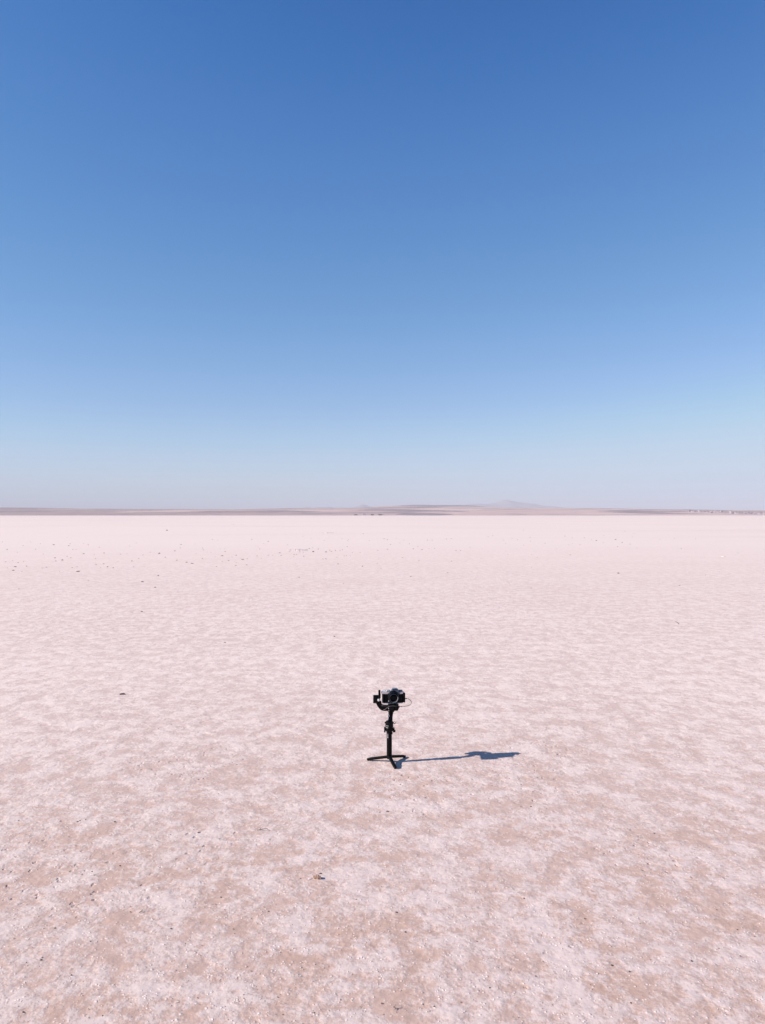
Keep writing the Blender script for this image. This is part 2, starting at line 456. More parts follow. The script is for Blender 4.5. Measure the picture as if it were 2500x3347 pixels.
def put_tree(p, sc, label, group):
    o = bpy.data.objects.new('tree', rh.choice(TREES)); COL.objects.link(o)
    o.location = p; o.rotation_euler = (0, 0, rh.uniform(0, 6)); o.scale = (sc * rh.uniform(.9, 1.3), sc, sc * rh.uniform(.8, 1.1))
    return tag(o, label, 'tree', group)
for i in range(36):
    px = 2262 + (i / 35.0) * 235 + rh.uniform(-5, 5)
    py = np.interp(px, [2250, 2300, 2350, 2400, 2440, 2500], [1672.0, 1674.5, 1676.3, 1678, 1679.4, 1681]) + rh.uniform(-1.4, 1.0)
    p = on_shore(px, py); p.z -= .2
    put_tree(p, rh.uniform(.7, 1.35), 'dark round tree among the houses of the far village', 'trees of the far village')

# four farm sheds on the shoreline
def shed(px, w, h, label, wall, gap):
    Y = SHORE_Y - 30; x = (px - 1250) / F * Y
    t = thing('shed', (x, Y, 0), label, 'shed', 'sheds along the far shoreline')
    bm = bmesh.new(); d = 9.0
    box(bm, (-w / 2 + .4, 0, h / 2), (.8, d, h)); box(bm, (0, d / 2 - .3, h / 2), (w - 1.8, .6, h))
    if not gap: box(bm, (w / 2 - .4, 0, h / 2), (.8, d, h))
    bm_obj('wall', bm, wall, t, smooth=False)
    bm = bmesh.new(); box(bm, (0, 0, h + .65), (w + 1.2, d + 2, 1.3), .2, 1)
    bm_obj('roof', bm, M_ROOF, t, smooth=False)
    bm = bmesh.new(); box(bm, (0, -d / 2 - .4, .55), (w - .4, .6, 1.1))
    bm_obj('plinth', bm, M_ROOF, t, smooth=False)
    if gap:
        for k in (0, 1):
            bm = bmesh.new(); box(bm, (w / 2 - .5 - k * w * .4, -d / 2 + .3, h / 2), (.35, .35, h - .01)); bm_obj('post', bm, M_ROOF, t, smooth=False)
    return t
shed(1162.5, 19, 5.2, 'open fronted pale shed, leftmost of four on the far shoreline', M_PLASTER, True)
shed(1217, 16, 5.6, 'dark roofed shed, third from the left on the far shoreline', M_PLASTER2, True)
p = Vector(((1190 - 1250) / F * (SHORE_Y - 25), SHORE_Y - 25, 0))
put_house(p, house_meshes(9, 8, 9, 2.2, M_PLASTER, M_ROOF), 'tall narrow white house, second from the left on the far shoreline', 'sheds along the far shoreline', 0, 1.0, 'house', 'house')
shed(1243, 17, 6.0, 'dark shed among shrubs, rightmost of four on the far shoreline', M_PLASTER2, False)
for px, sc, lb in ((1193.5, 1.5, 'dark tree beside the white house on the far shoreline'), (1187, 1.3, 'smaller dark tree at the left of the white shoreline house'),
                   (1236, 1.5, 'dark shrub tree left of the rightmost shoreline shed'), (1249, 1.4, 'dark shrub tree right of the rightmost shoreline shed'), (1255, 1.0, 'small dark tree, last on the right of the shoreline sheds')):
    Y = SHORE_Y - 36; put_tree(Vector(((px - 1250) / F * Y, Y, -.2)), sc, lb, 'trees by the shoreline sheds')

# ------------------------------------------------------------------ gimbal and camera
BASE = Vector(((1272.2 - 1250) / F * 4.14, 4.14, 0.0))
K = 0.2425e-3                                    # metres per pixel of the measuring enlargement
def X(zx, oy=0.0): return (BASE.x + (zx - 795.0) * K) * (1 + oy / BASE.y) - BASE.x
def Z(zy, oy=0.0): return CAM_H - (CAM_H - (1885.0 - zy) * K) * (1 + oy / BASE.y)

M_BLACK = plain('black_plastic', (.004, .004, .0045), .36, spec=.10, vary=.3, vscale=120, bump=.25, bscale=1800)
M_MATTE = plain('black_rubber', (.004, .0035, .0035), .6, spec=.08, vary=.3, vscale=150, bump=.3, bscale=2500)
M_ANOD = plain('black_metal', (.004, .004, .0048), .28, spec=.14)
M_LEG = plain('worn_black_leg', (.006, .0045, .004), .42, spec=.12, vary=.35, vscale=90, bump=.2, bscale=1500)
M_SILVER = plain('brushed_silver', (.60, .59, .59), .30, metal=.55, vary=.08, vscale=200)
M_GREY = plain('grey_silver_metal', (.10, .115, .15), .28, metal=.8, vary=.1, vscale=200)
M_LEATHER = plain('black_leatherette', (.004, .004, .005), .42, spec=.10, vary=.3, vscale=300, bump=.6, bscale=1400)
M_GLASS = plain('lens_glass', (.002, .002, .003), .05, spec=.10)
M_BARREL = plain('lens_barrel', (.003, .003, .0035), .5, spec=.06)
M_MARK_GLINT = plain('pale_mark_glint', (.62, .62, .62), .6)  # pale tone for the lettering and the painted grip highlights
M_CABLE = plain('grey_cable', (.10, .075, .075), .45, spec=.5)

G = thing('gimbal_stabilizer', BASE, 'black handheld gimbal standing on a three legged foot on the salt', 'gimbal')
# legs: three bars from the hub to the ground
def leg(ang, L):
    a = R(ang); d = Vector((math.cos(a), math.sin(a), 0))
    p0 = d * .008 + Vector((0, 0, .027)); p1 = d * L + Vector((0, 0, .0058))
    path = [p0.lerp(p1, k / 10) for k in range(11)]
    sc = [1.0] * 9 + [.93, .62]
    bm = bmesh.new()
    sweep(bm, path, round_rect(.0178, .0125, .0042), Vector((0, 0, 1)), sc)
    o = bm_obj('leg', bm, M_LEG, G)
    bm = bmesh.new()
    cyl(bm, p1 - d * .007 + Vector((0, 0, -.0040)), .0062, .005, 'Z'); bm_obj('rubber_foot', bm, M_MATTE, o)
    bm = bmesh.new()                               # recessed rib along the top of the leg
    up = Vector((0, 0, .0064))
    sweep(bm, [p0.lerp(p1, .2) + up, p0.lerp(p1, .5) + up, p0.lerp(p1, .85) + up], round_rect(.007, .0014, .0006), Vector((0, 0, 1)))
    bm_obj('inlay', bm, M_ANOD, o)
leg(165, .119); leg(45, .119); leg(285, .119)
bm = bmesh.new()
lathe(bm, [(.010, .0165), (.0125, .0175), (.0142, .021), (.0142, .033), (.0137, .0345)], (0, 0, 0)); bm_obj('tripod_hub', bm, M_ANOD, G)
# handle
bm = bmesh.new()
lathe(bm, [(.0132, .0345), (.0137, .0355), (.0137, .047), (.0131, .0478), (.0131, .0485), (.0137, .0493), (.0137, .100), (.0134, .128), (.0138, .145), (.0150, .1555), (.0150, .158)], (0, 0, 0), seg=48)
hd = bm_obj('handle', bm, M_BLACK, G)
bm = bmesh.new()                                   # row of worn pale lettering down the handle, too small to read
for i, (zz, ww, hh) in enumerate(((.1475, .0030, .0016), (.1440, .0026, .0030), (.1395, .0030, .0028), (.1360, .0022, .0018), (.1325, .0028, .0030), (.1285, .0034, .0036))):
    an = R(236); p = Vector((math.cos(an) * .0135, math.sin(an) * .0135, zz))
    M3 = Matrix.Rotation(an, 3, 'Z')
    box(bm, p, (.0012, ww, hh), .0002, 1, M3)
    box(bm, p + Vector((0, 0, hh * .2)), (.00135, ww * .4, hh * .3), 0, 1, M3)
bm_obj('lettering', bm, M_MARK_GLINT, hd)
bm = bmesh.new(); cyl(bm, (0, -.0139, .118), .0042, .0016, 'Y'); bm_obj('button', bm, M_ANOD, hd)
# control collar: a wide block with two side lugs
bm = bmesh.new()
lathe(bm, [(.0150, .1580), (.0185, .1600), (.0195, .163), (.0195, .1745), (.0180, .1765)], (0, 0, 0), seg=40)
cc = bm_obj('control_collar', bm, M_BLACK, G)
bm = bmesh.new(); box(bm, (-.0232, 0, .1660), (.0075, .017, .0245), .0015); box(bm, (-.0255, -.001, .1765), (.0035, .012, .009), .001); bm_obj('side_lug', bm, M_BLACK, cc)
bm = bmesh.new(); box(bm, (.0232, 0, .1640), (.0090, .017, .0190), .0015); box(bm, (.0292, -.001, .1600), (.0055, .013, .0105), .0018); box(bm, (.0235, 0, .176), (.004, .010, .008), .001); bm_obj('side_lug', bm, M_BLACK, cc)
bm = bmesh.new(); box(bm, (.0125, -.011, .1520), (.009, .010, .010), .002); bm_obj('trigger', bm, M_BLACK, cc)
# grip section above the collar
bm = bmesh.new()
lathe(bm, [(.0170, .1765), (.0202, .1775), (.0206, .182), (.0206, .1852), (.0196, .1858), (.0196, .1868), (.0206, .1874), (.0206, .1935), (.0199, .1940), (.0199, .1948), (.0206, .1954), (.0206, .204), (.0190, .2095), (.0150, .2125), (.0120, .2135)], (0, 0, 0), seg=48)
gs = bm_obj('grip_section', bm, M_ANOD, G)
bm = bmesh.new()  # pale dashes painted in as the highlight lines across the grip
for zz, w in ((.1900, .012), (.1806, .010)):
    for k in range(5):
        an = R(222 + k * w * 700); box(bm, (math.cos(an) * .0208, math.sin(an) * .0208, zz + k * .0001), (.0010, .0030, .0016), .0002, 1, Matrix.Rotation(an, 3, 'Z'))
bm_obj('grip_glint', bm, M_MARK_GLINT, gs)
bm = bmesh.new(); cyl(bm, (-.0212, -.006, .2045), .0042, .006, 'X'); bm_obj('knob', bm, M_BLACK, gs)
# ring lever at the right
bm = bmesh.new()
ringp = [Vector((.0262 + math.cos(2 * math.pi * k / 24) * .0050, -.002, .2035 + math.sin(2 * math.pi * k / 24) * .0055)) for k in range(25)]
sweep(bm, ringp, circle(.0013, 8), Vector((0, 1, 0))); box(bm, (.0210, -.002, .2015), (.006, .006, .005), .001); box(bm, (.0272, -.002, .1975), (.006, .005, .003), .0008)
bm_obj('ring_lever', bm, M_ANOD, G)
# column up to the head, leaning back
bm = bmesh.new()
cp = [Vector((X(816), .002, .2130)), Vector((X(818), .007, .2260)), Vector((X(823, .014), .016, .2390)), Vector((X(830, .03), .029, .2530))]
sweep(bm, cp, round_rect(.0236, .021, .006), Vector((0, 1, 0)), [1.0, .97, 1.0, 1.12])
col = bm_obj('column', bm, M_ANOD, G)
bm = bmesh.new(); sweep(bm, [Vector((X(780), -.0065, .220)), Vector((X(783), -.0030, .229)), Vector((X(787), .0035, .239))], round_rect(.0020, .004, .0006), Vector((0, 1, 0))); bm_obj('column_glint', bm, M_GREY, col)  # grey strip stands in for the highlight down the column's left edge
# pan motor (neck widening under the roll block)
bm = bmesh.new()
lathe(bm, [(.0130, .2480), (.0165, .2505), (.0180, .2560), (.0180, .2660), (.0165, .2675)], (X(833, .036), .036, 0), seg=40); bm_obj('pan_motor', bm, M_ANOD, G)
# roll motor block in the middle
OB = .046
bm = bmesh.new()
cyl(bm, (X(842, .04), .043, Z(742, .04)), .0190, .038, 'Y', .0025, 44)
rm = bm_obj('roll_motor', bm, M_BLACK, G)
bm = bmesh.new(); cyl(bm, (X(842, .04), .0630, Z(742, .04)), .0125, .0022, 'Y', .0006); bm_obj('motor_cap', bm, M_ANOD, rm)
# arm from the roll motor round to the tilt motor on the left, behind the camera
bm = bmesh.new()
ap = smooth_path([(X(a_, OB), b_, Z(c_, OB)) for a_, b_, c_ in ((850, .040, 752), (760, .044, 756), (690, OB, 757), (640, OB, 745), (598, OB, 705), (566, OB, 655), (545, OB, 610), (540, OB, 570))], 6)
sweep(bm, ap, round_rect(.0192, .0200, .005), Vector((0, 1, 0)))
ra = bm_obj('roll_arm', bm, M_BLACK, G)
bm = bmesh.new()
O2 = OB - .0106
rp = smooth_path([(X(a_, O2), O2, Z(c_, O2)) for a_, c_ in ((715, 754), (660, 740), (620, 700), (592, 655), (580, 628))], 6)
sweep(bm, rp, round_rect(.0042, .0022, .0009), Vector((0, 1, 0))); bm_obj('arm_rib', bm, M_ANOD, ra)
# tilt motor, axis left to right
bm = bmesh.new(); cyl(bm, (X(521, OB), OB, Z(550, OB)), .0215, .0335, 'X', .0030, 48)
tm = bm_obj('tilt_motor', bm, M_BLACK, G)
bm = bmesh.new(); cyl(bm, (X(594, OB), OB, Z(552, OB)), .0203, .0045, 'X', .001, 44); bm_obj('motor_flange', bm, M_ANOD, tm)
O3 = OB - .024
bm = bmesh.new()
for k in range(12):
    an = 2 * math.pi * k / 12; box(bm, (0.0, math.cos(an) * .0060, math.sin(an) * .0060), (.0105, .0016, .0016), .0003, 1)
cyl(bm, (0, 0, 0), .0064, .0100, 'X', .0012)
bmesh.ops.rotate(bm, cent=(0, 0, 0), matrix=Matrix.Rotation(R(62), 3, 'Z'), verts=bm.verts); bmesh.ops.translate(bm, vec=(X(573, O3), O3, Z(568, O3)), verts=bm.verts)
bm_obj('clamp_knob', bm, M_SILVER, tm)
# upright plate beside the camera and tray under it
bm = bmesh.new()
box(bm, (X(585), 0, Z(428)), (.0112, .018, .0345), .0042, 3); box(bm, (X(590, .015), .015, Z(484, .015)), (.0112, .050, .0125), .002)
bm_obj('upright_plate', bm, M_MATTE, G)
bm = bmesh.new()
O4 = .034
tp_ = smooth_path([(X(604, O4), O4, Z(596, O4)), (X(612, O4), O4, Z(650, O4)), (X(640, O4), O4, Z(683, O4)), (X(700, .024), .024, Z(696, .024)), (X(800, .012), .012, Z(698, .012))], 6)
sweep(bm, tp_, round_rect(.0105, .022, .003), Vector((0, 1, 0))); bm_obj('tray_arm', bm, M_BLACK, G)
bm = bmesh.new()
FT = -.062                                         # front of the long tray block
xa, xb = X(768, FT), X(998, FT)
z0, z1 = Z(800, FT), Z(702, FT)
cr = .0035
sec = [(xa, z0 + cr), (xa + cr, z0), (xb - .006, z0), (xb, z0 + .011), (xb, z1 - .006), (xb - .006, z1), (xa + cr, z1), (xa, z1 - cr)]
f0 = [bm.verts.new((x, FT, z)) for x, z in sec]; f1 = [bm.verts.new((x, .020, z)) for x, z in sec]
bm.faces.new(f0); bm.faces.new(list(reversed(f1)))
for k in range(len(sec)): bm.faces.new((f0[(k + 1) % 8], f0[k], f1[k], f1[(k + 1) % 8]))
bmesh.ops.recalc_face_normals(bm, faces=bm.faces)
bmesh.ops.bevel(bm, geom=[e_ for e_ in bm.edges if abs(e_.verts[0].co.y - FT) < 1e-5 and abs(e_.verts[1].co.y - FT) < 1e-5], offset=.0012, segments=2, affect='EDGES')
ty = bm_obj('camera_tray', bm, M_MATTE, G)
bm = bmesh.new(); box(bm, (X(872, -.02), -.018, z1 + .0012), (.040, .070, .0030), .0008); bm_obj('quick_release_plate', bm, M_BLACK, ty)
bm = bmesh.new(); cyl(bm, (X(850, FT), FT - .0008, Z(745, FT)), .0105, .0022, 'Y', .0006); bm_obj('front_cap', bm, M_ANOD, ty)
bm = bmesh.new(); cyl(bm, (X(945, FT), FT - .0015, Z(742, FT)), .0068, .0040, 'Y', .001); bm_obj('lock_screw', bm, M_ANOD, ty)
for zx_, zy_, r_ in ((774, 745, .0024), (776, 786, .0018)):
    bm = bmesh.new(); cyl(bm, (X(zx_, FT) + .0015, FT - .0008, Z(zy_, FT)), r_, .003, 'Y'); bm_obj('silver_disc', bm, M_SILVER, ty)  # small bright silver discs at the left of the tray front
bm = bmesh.new(); box(bm, (X(1003, -.05), -.048, Z(716, -.05)), (.007, .016, .006), .0015); bm_obj('tray_clamp', bm, M_BLACK, ty)

# ---- the photo camera standing on the tray: origin under the body, y- towards the viewer
CAMB = BASE + Vector((X(872), .010, Z(640)))
PC = thing('photo_camera', CAMB, 'silver and black retro photo camera mounted on top of the gimbal', 'camera', rotz=R(2.0))
def cx(zx): return (zx - 872.0) * K
def cz(zy): return (640.0 - zy) * K
BW = X(1080) - X(642)
bxm = (cx(642) + cx(1080)) / 2
bm = bmesh.new(); box(bm, (bxm, 0, .0265), (BW, .032, .0455), .0030, 3); body = bm_obj('body', bm, M_LEATHER, PC)
bm = bmesh.new(); box(bm, (bxm, 0, .0020), (BW + .0004, .0326, .0036), .0012); bm_obj('base_plate', bm, M_SILVER, PC)
bm = bmesh.new(); sweep(bm, [Vector((cx(668), -.0165, .0055)), Vector((cx(668), -.0165, .030)), Vector((cx(670), -.0160, .0470))], round_rect(.0120, .0110, .0048, 5), Vector((0, 1, 0))); bm_obj('hand_grip', bm, M_LEATHER, PC)
# silver top plate with sloping shoulders
bm = bmesh.new()
prof = [(cx(640), .0495), (cx(640), .0580), (cx(655), .0605), (cx(745), .0605), (cx(800), .0605), (cx(1000), .0600), (cx(1060), .0585), (cx(1083), .0570), (cx(1083), .0495)]
vs0 = [bm.verts.new((x, -.0166, z)) for x, z in prof]; vs1 = [bm.verts.new((x, .0166, z)) for x, z in prof]
bm.faces.new(vs0); bm.faces.new(list(reversed(vs1)))
for i in range(len(prof)):
    k = (i + 1) % len(prof); bm.faces.new((vs0[k], vs0[i], vs1[i], vs1[k]))
bmesh.ops.recalc_face_normals(bm, faces=bm.faces)
bmesh.ops.bevel(bm, geom=list(bm.edges), offset=.0012, segments=2, affect='EDGES')
top = bm_obj('top_plate', bm, M_SILVER, PC)
# viewfinder hump
bm = bmesh.new()
hp = [(cx(790), .0500), (cx(822), .0600), (cx(850), .0690), (cx(862), .0735), (cx(878), .0750), (cx(950), .0750), (cx(964), .0735), (cx(985), .0685), (cx(1022), .0600), (cx(1030), .0500)]
def shell(y0, y1, k0, zk):
    a = [bm.verts.new((cx(908) + (x - cx(908)) * k0, y0, .05 + (z - .05) * zk)) for x, z in hp]
    b = [bm.verts.new((x, y1, z)) for x, z in hp]
    return a, b
a_, b_ = shell(-.0215, -.0120, .90, .86)
c_ = [bm.verts.new((x, .0120, z)) for x, z in hp]; d_ = [bm.verts.new((cx(908) + (x - cx(908)) * .9, .0190, .05 + (z - .05) * .92)) for x, z in hp]
for r0, r1 in ((a_, b_), (b_, c_), (c_, d_)):
    for i in range(len(hp)):
        k = (i + 1) % len(hp); bm.faces.new((r0[k], r0[i], r1[i], r1[k]))
bm.faces.new(a_); bm.faces.new(list(reversed(d_)))
bmesh.ops.recalc_face_normals(bm, faces=bm.faces)
hump = bm_obj('viewfinder_hump', bm, M_GREY, PC)
bm = bmesh.new(); box(bm, (cx(908), .002, .0760), (.0195, .020, .0020), .0006); box(bm, (cx(908) - .0090, .002, .0776), (.0022, .018, .0018), .0005); box(bm, (cx(908) + .0090, .002, .0776), (.0022, .018, .0018), .0005)
bm_obj('hot_shoe', bm, M_SILVER, hump)
bm = bmesh.new(); box(bm, (cx(905), -.0212, .0600), (.026, .0022, .0038), .0008); bm_obj('hump_trim', bm, M_SILVER, hump)
# dials
def dial(x, y, z, r, h, mat, ribs=28):
    bm = bmesh.new(); cyl(bm, (x, y, z + h / 2), r, h, 'Z', .0008, 40)
    for k in range(ribs):
        an = 2 * math.pi * k / ribs; box(bm, (x + math.cos(an) * r, y + math.sin(an) * r, z + h / 2), (.0009, .0007, h * .72), 0, 1, None)
    return bm_obj('dial', bm, mat, PC)
dial(cx(765), -.003, .0606, .0098, .0072, M_SILVER)
dial(cx(712), .004, .0606, .0078, .0058, M_SILVER)
dial(cx(1035), -.001, .0590, .0098, .0080, M_GREY)
bm = bmesh.new(); lathe(bm, [(.0110, .0585), (.0112, .0592), (.0104, .0600)], (cx(1035), -.001, 0)); bm_obj('dial_collar', bm, M_SILVER, PC)
bm = bmesh.new(); lathe(bm, [(.0060, .0605), (.0060, .0628), (.0036, .0632), (.0036, .0655), (.0028, .0660)], (cx(738), -.0105, 0), seg=24); bm_obj('shutter_button', bm, M_SILVER, PC)
bm = bmesh.new(); box(bm, (cx(1040), -.0172, .0548), (.017, .0016, .0062), .0006); bm_obj('name_plate', bm, M_SILVER, PC)
bm = bmesh.new(); box(bm, (cx(800), -.0174, .0560), (.010, .0016, .0060), .0006, 2, Matrix.Rotation(R(-35), 3, 'Y')); bm_obj('front_trim', bm, M_SILVER, PC)
# strap lugs
for xx in (636, 1088):
    bm = bmesh.new()
    rg = [Vector((cx(xx) + math.cos(2 * math.pi * k / 16) * .0026, -.003, .0545 + math.sin(2 * math.pi * k / 16) * .0042)) for k in range(17)]
    sweep(bm, rg, circle(.0011, 6), Vector((0, 1, 0))); bm_obj('strap_lug', bm, M_ANOD, PC)
# lens: wide at the mount, stepping down to a narrow front
LX, LZ = cx(878), .0372
bm = bmesh.new(); lathe(bm, [(.0295, .0150), (.0295, .0182), (.0285, .0190), (.0265, .0192)], (LX, 0, LZ), 'Y', 56); mount = bm_obj('lens_mount', bm, M_BARREL, PC)
bm = bmesh.new()
lathe(bm, [(.0270, .0185), (.0290, .0192), (.0290, .0290), (.0282, .0296), (.0282, .0312), (.0290, .0318), (.0290, .0380), (.0270, .0410), (.0252, .0420), (.0250, .0500), (.0238, .0545), (.0226, .0560), (.0200, .0566), (.0193, .0555), (.0170, .0520), (.0150, .0510)], (LX, 0, LZ), 'Y', 64)
for k in range(56):
    an = 2 * math.pi * k / 56; box(bm, (LX + math.cos(an) * .0291, -.0240, LZ + math.sin(an) * .0291), (.0012, .0070, .0012), 0, 1, None)
lens = bm_obj('lens', bm, M_BARREL, PC)
def ring(r, y, th, nm, mat, a0=0, a1=360):
    bm = bmesh.new()
    rim = [Vector((LX + math.cos(R(a0 + (a1 - a0) * k / 56)) * r, y, LZ + math.sin(R(a0 + (a1 - a0) * k / 56)) * r)) for k in range(57)]
    sweep(bm, rim, circle(th, 8), Vector((0, 1, 0))); return bm_obj(nm, bm, mat, lens)
ring(.0203, -.0562, .0008, 'lens_rim', M_GREY); ring(.0214, -.0564, .0011, 'rim_glint', M_SILVER, -105, 15); ring(.0268, -.0410, .0008, 'lens_ring', M_GREY)  # partial silver arc stands in for the highlight at the rim's lower right
bm = bmesh.new(); lathe(bm, [(.0152, .0500), (.0130, .0518), (.0090, .0530), (.0040, .0535), (.0008, .0536)], (LX, 0, LZ), 'Y', 40); bm_obj('lens_glass', bm, M_GLASS, lens)
# front switch by the lens
bm = bmesh.new(); cyl(bm, (cx(786), -.0190, cz(450)), .0040, .0060, 'Y', .0008, 24); box(bm, (cx(800), -.0205, cz(458)), (.0040, .003, .0030), .0008); bm_obj('focus_switch', bm, M_SILVER, PC)
bm = bmesh.new(); cyl(bm, (cx(1020), -.0168, cz(440)), .0026, .0022, 'Y', .0004, 20); bm_obj('lamp_window', bm, M_GREY, PC)
bm = bmesh.new(); cyl(bm, (cx(785), -.0172, cz(585)), .0040, .0034, 'Y', .0006, 20); bm_obj('lens_release', bm, M_SILVER, PC)
# open port cover at the right end, where the cable plugs in
bm = bmesh.new(); box(bm, (cx(1104), -.006, cz(520)), (.0135, .024, .0470), .0016); bm_obj('port_cover', bm, M_LEATHER, PC)

# ---- cable
FC = FT - .0035
cpts = [(X(668, .02), .020, Z(778, .02)), (X(705, -.02), -.020, Z(768, -.02)), (X(742, -.055), -.055, Z(738, -.055)), (X(790, FC), FC, Z(708, FC)), (X(850, FC), FC, Z(696, FC)), (X(920, FC), FC, Z(698, FC)), (X(985, -.055), -.055, Z(703, -.055)), (X(1050, -.042), -.042, Z(706, -.042)),
        (X(1120, -.028), -.028, Z(703, -.028)), (X(1190, -.014), -.014, Z(690, -.014)), (X(1245, -.006), -.006, Z(655)), (X(1263), -.002, Z(612)), (X(1245), 0, Z(577)), (X(1205), 0, Z(552)), (X(1165), -.002, Z(541)), (X(1138), -.004, Z(538))]
CB = thing('control_cable', BASE, 'thin dark cable looping from the camera side back to the gimbal', 'cable')
bm = bmesh.new(); sweep(bm, smooth_path(cpts, 8), circle(.00125, 8), Vector((0.1, 1, 0.05)).normalized()); bm_obj('cord', bm, M_CABLE, CB)
bm = bmesh.new(); box(bm, (X(1146), -.0035, Z(538)), (.0100, .0048, .0044), .0012); bm_obj('plug', bm, M_BLACK, CB)
bm = bmesh.new(); box(bm, (X(1046, -.042), -.0425, Z(711, -.042)), (.0050, .0034, .0052), .0008); bm_obj('clip', bm, M_BLACK, CB)
bm = bmesh.new(); sweep(bm, smooth_path([(X(1222), .001, Z(562)), (X(1208), .000, Z(545)), (X(1200), -.001, Z(524))], 4), circle(.0009, 6), Vector((0, 1, 0))); bm_obj('cable_tie', bm, plain('pale_tie', (.55, .48, .47), .5), CB)

# ------------------------------------------------------------------ clods, crumbs, twig
def clod_material():
    t = NT('dried_mud_clod'); P = t.coord()
    n = t.noise(P, 3.0, 6, .65); g = t.noise(P, 14, 4, .6)
    geo = t.n.new('ShaderNodeNewGeometry'); sx = t.n.new('ShaderNodeSeparateXYZ'); t.put(sx.inputs[0], geo.outputs['Normal'])
    c = t.mix(n, C4(.08, .06, .054), C4(.17, .13, .118))
    c = t.mix(t.ramp(g, .60, .70, 0, .7), c, C4(.70, .62, .61))
    t.put(t.b.inputs['Base Color'], c); t.b.inputs['Roughness'].default_value = .9; t.b.inputs['Specular IOR Level'].default_value = .15
    return t.m
M_CLOD = clod_material()
M_SALT = plain('salt_lump', (.68, .56, .515), .8, vary=.06, vscale=6, bump=.5, bscale=40)
def lump_mesh(seed, flat=.55, mat=None, sub=3):
    r = np.random.RandomState(seed); bm = bmesh.new()
    bmesh.ops.create_icosphere(bm, subdivisions=sub, radius=1.0)
    dirs = r.normal(size=(7, 3)); dirs /= np.linalg.norm(dirs, axis=1)[:, None]; amp = r.uniform(-.38, .42, 7)
    cut = r.normal(size=(5, 3)); cut /= np.linalg.norm(cut, axis=1)[:, None]; ch = r.uniform(.55, .9, 5)
    for v in bm.verts:
        n = np.array(v.co); k = 1 + sum(a_ * max(0, float(n @ d)) ** 3 for a_, d in zip(amp, dirs)) + r.uniform(-.05, .05)
        p = n * k
        for d, h in zip(cut, ch):
            ex = float(p @ d) - h
            if ex > 0: p = p - d * ex * .8
        v.co = Vector((p[0], p[1], max(p[2] * flat, -.12)))
    me = bpy.data.meshes.new('clod'); bm.to_mesh(me); bm.free(); me.materials.append(mat or M_CLOD); return me
M_CLOD2 = plain('light_mud_clod', (.34, .225, .17), .9, vary=.4, vscale=4, bump=.5, bscale=30)
CB2 = [lump_mesh(301, .8, M_CLOD2, 4)]
from mathutils import noise as mnoise
for v in CB2[0].vertices:                        # break the surface into rough crumbs and a raised crest
    p = v.co; k = .34 * mnoise.noise(p * 2.6) + .20 * mnoise.noise(p * 6.0) + .08 * mnoise.noise(p * 14.0)
    v.co = p * (1 + k) + Vector((0, 0, .55 * max(0, p.x * .6 + .2) * max(0, p.z)))
CL = [lump_mesh(100 + i, .45 + .08 * (i % 4)) for i in range(8)]
SL = [lump_mesh(200 + i, .38, M_SALT) for i in range(4)]
def put_clod(px, py, wpx, label, group=None, name='clod', cat='clod', meshes=CL, sink=.0, asp=None):
    p = ground_at(px, py); d = p.y; r = wpx / 2.0 * d / F
    o = bpy.data.objects.new(name, rng.choice(meshes)); COL.objects.link(o)
    p.z = -r * .04 - sink; o.location = p; o.rotation_euler = (0, 0, rng.uniform(0, 6.28))
    s = asp or (rng.uniform(.85, 1.15), rng.uniform(.8, 1.1), rng.uniform(.8, 1.1))
    o.scale = (r * s[0], r * s[1], r * s[2])
    return tag(o, label, cat, group)

SALTB = [lump_mesh(205, .4, M_SALT)]
# single clods that stand alone
put_clod(1036, 2868, 30, 'brown broken mud clod casting a shadow in the left foreground', 'dark clods on the salt', meshes=CB2, asp=(.9, .7, .95))
put_clod(1014, 2869, 20, 'white salt lump touching the broken foreground clod', 'pale salt lumps', 'salt_lump', 'salt lump', SALTB, asp=(1.1, .8, .5))
put_clod(1048, 2853, 9, 'thin brown crumb just behind the broken foreground clod', 'dark clods on the salt')
put_clod(401, 2269, 22, 'dark flat clod alone on open salt level with the camera', 'dark clods on the salt', asp=(1.0, .6, .8))
put_clod(545, 1734, 8, 'lone dark clod nearest the far shore at left', 'dark clods on the salt', asp=(1, .6, 1.3))
put_clod(465, 1902, 11, 'dark clod alone below the scattered clods at left', 'dark clods on the salt')
put_clod(255, 1868, 13, 'long dark clod at the lower left edge of the scattered clods', 'dark clods on the salt', asp=(1.2, .5, .7))
put_clod(628, 1842, 10, 'dark clod between two clod clusters left of centre', 'dark clods on the salt')
put_clod(2020, 1874, 10, 'single dark clod on bare salt in the right half', 'dark clods on the salt')
put_clod(463, 1999, 10, 'lone small clod in the left middle distance', 'dark clods on the salt', asp=(1, .6, .7))
put_clod(2220, 1914, 6, 'tiny lone clod on the salt at far right', 'dark clods on the salt')
put_clod(1342, 1884, 6, 'tiny clod on bare salt just right of centre', 'dark clods on the salt')
put_clod(1092, 2080, 5, 'tiny dark clod behind and left of the gimbal', 'dark clods on the salt')
put_clod(735, 2100, 6, 'pale brown clod far behind the gimbal at left', 'dark clods on the salt')
put_clod(775, 2498, 8, 'small dark clod left of the gimbal foot', 'dark clods on the salt', asp=(1.2, .5, .6))
put_clod(1265, 2651, 8, 'small dark crumb in front of the gimbal among salt flakes', 'dark clods on the salt', asp=(1.2, .7, .8))

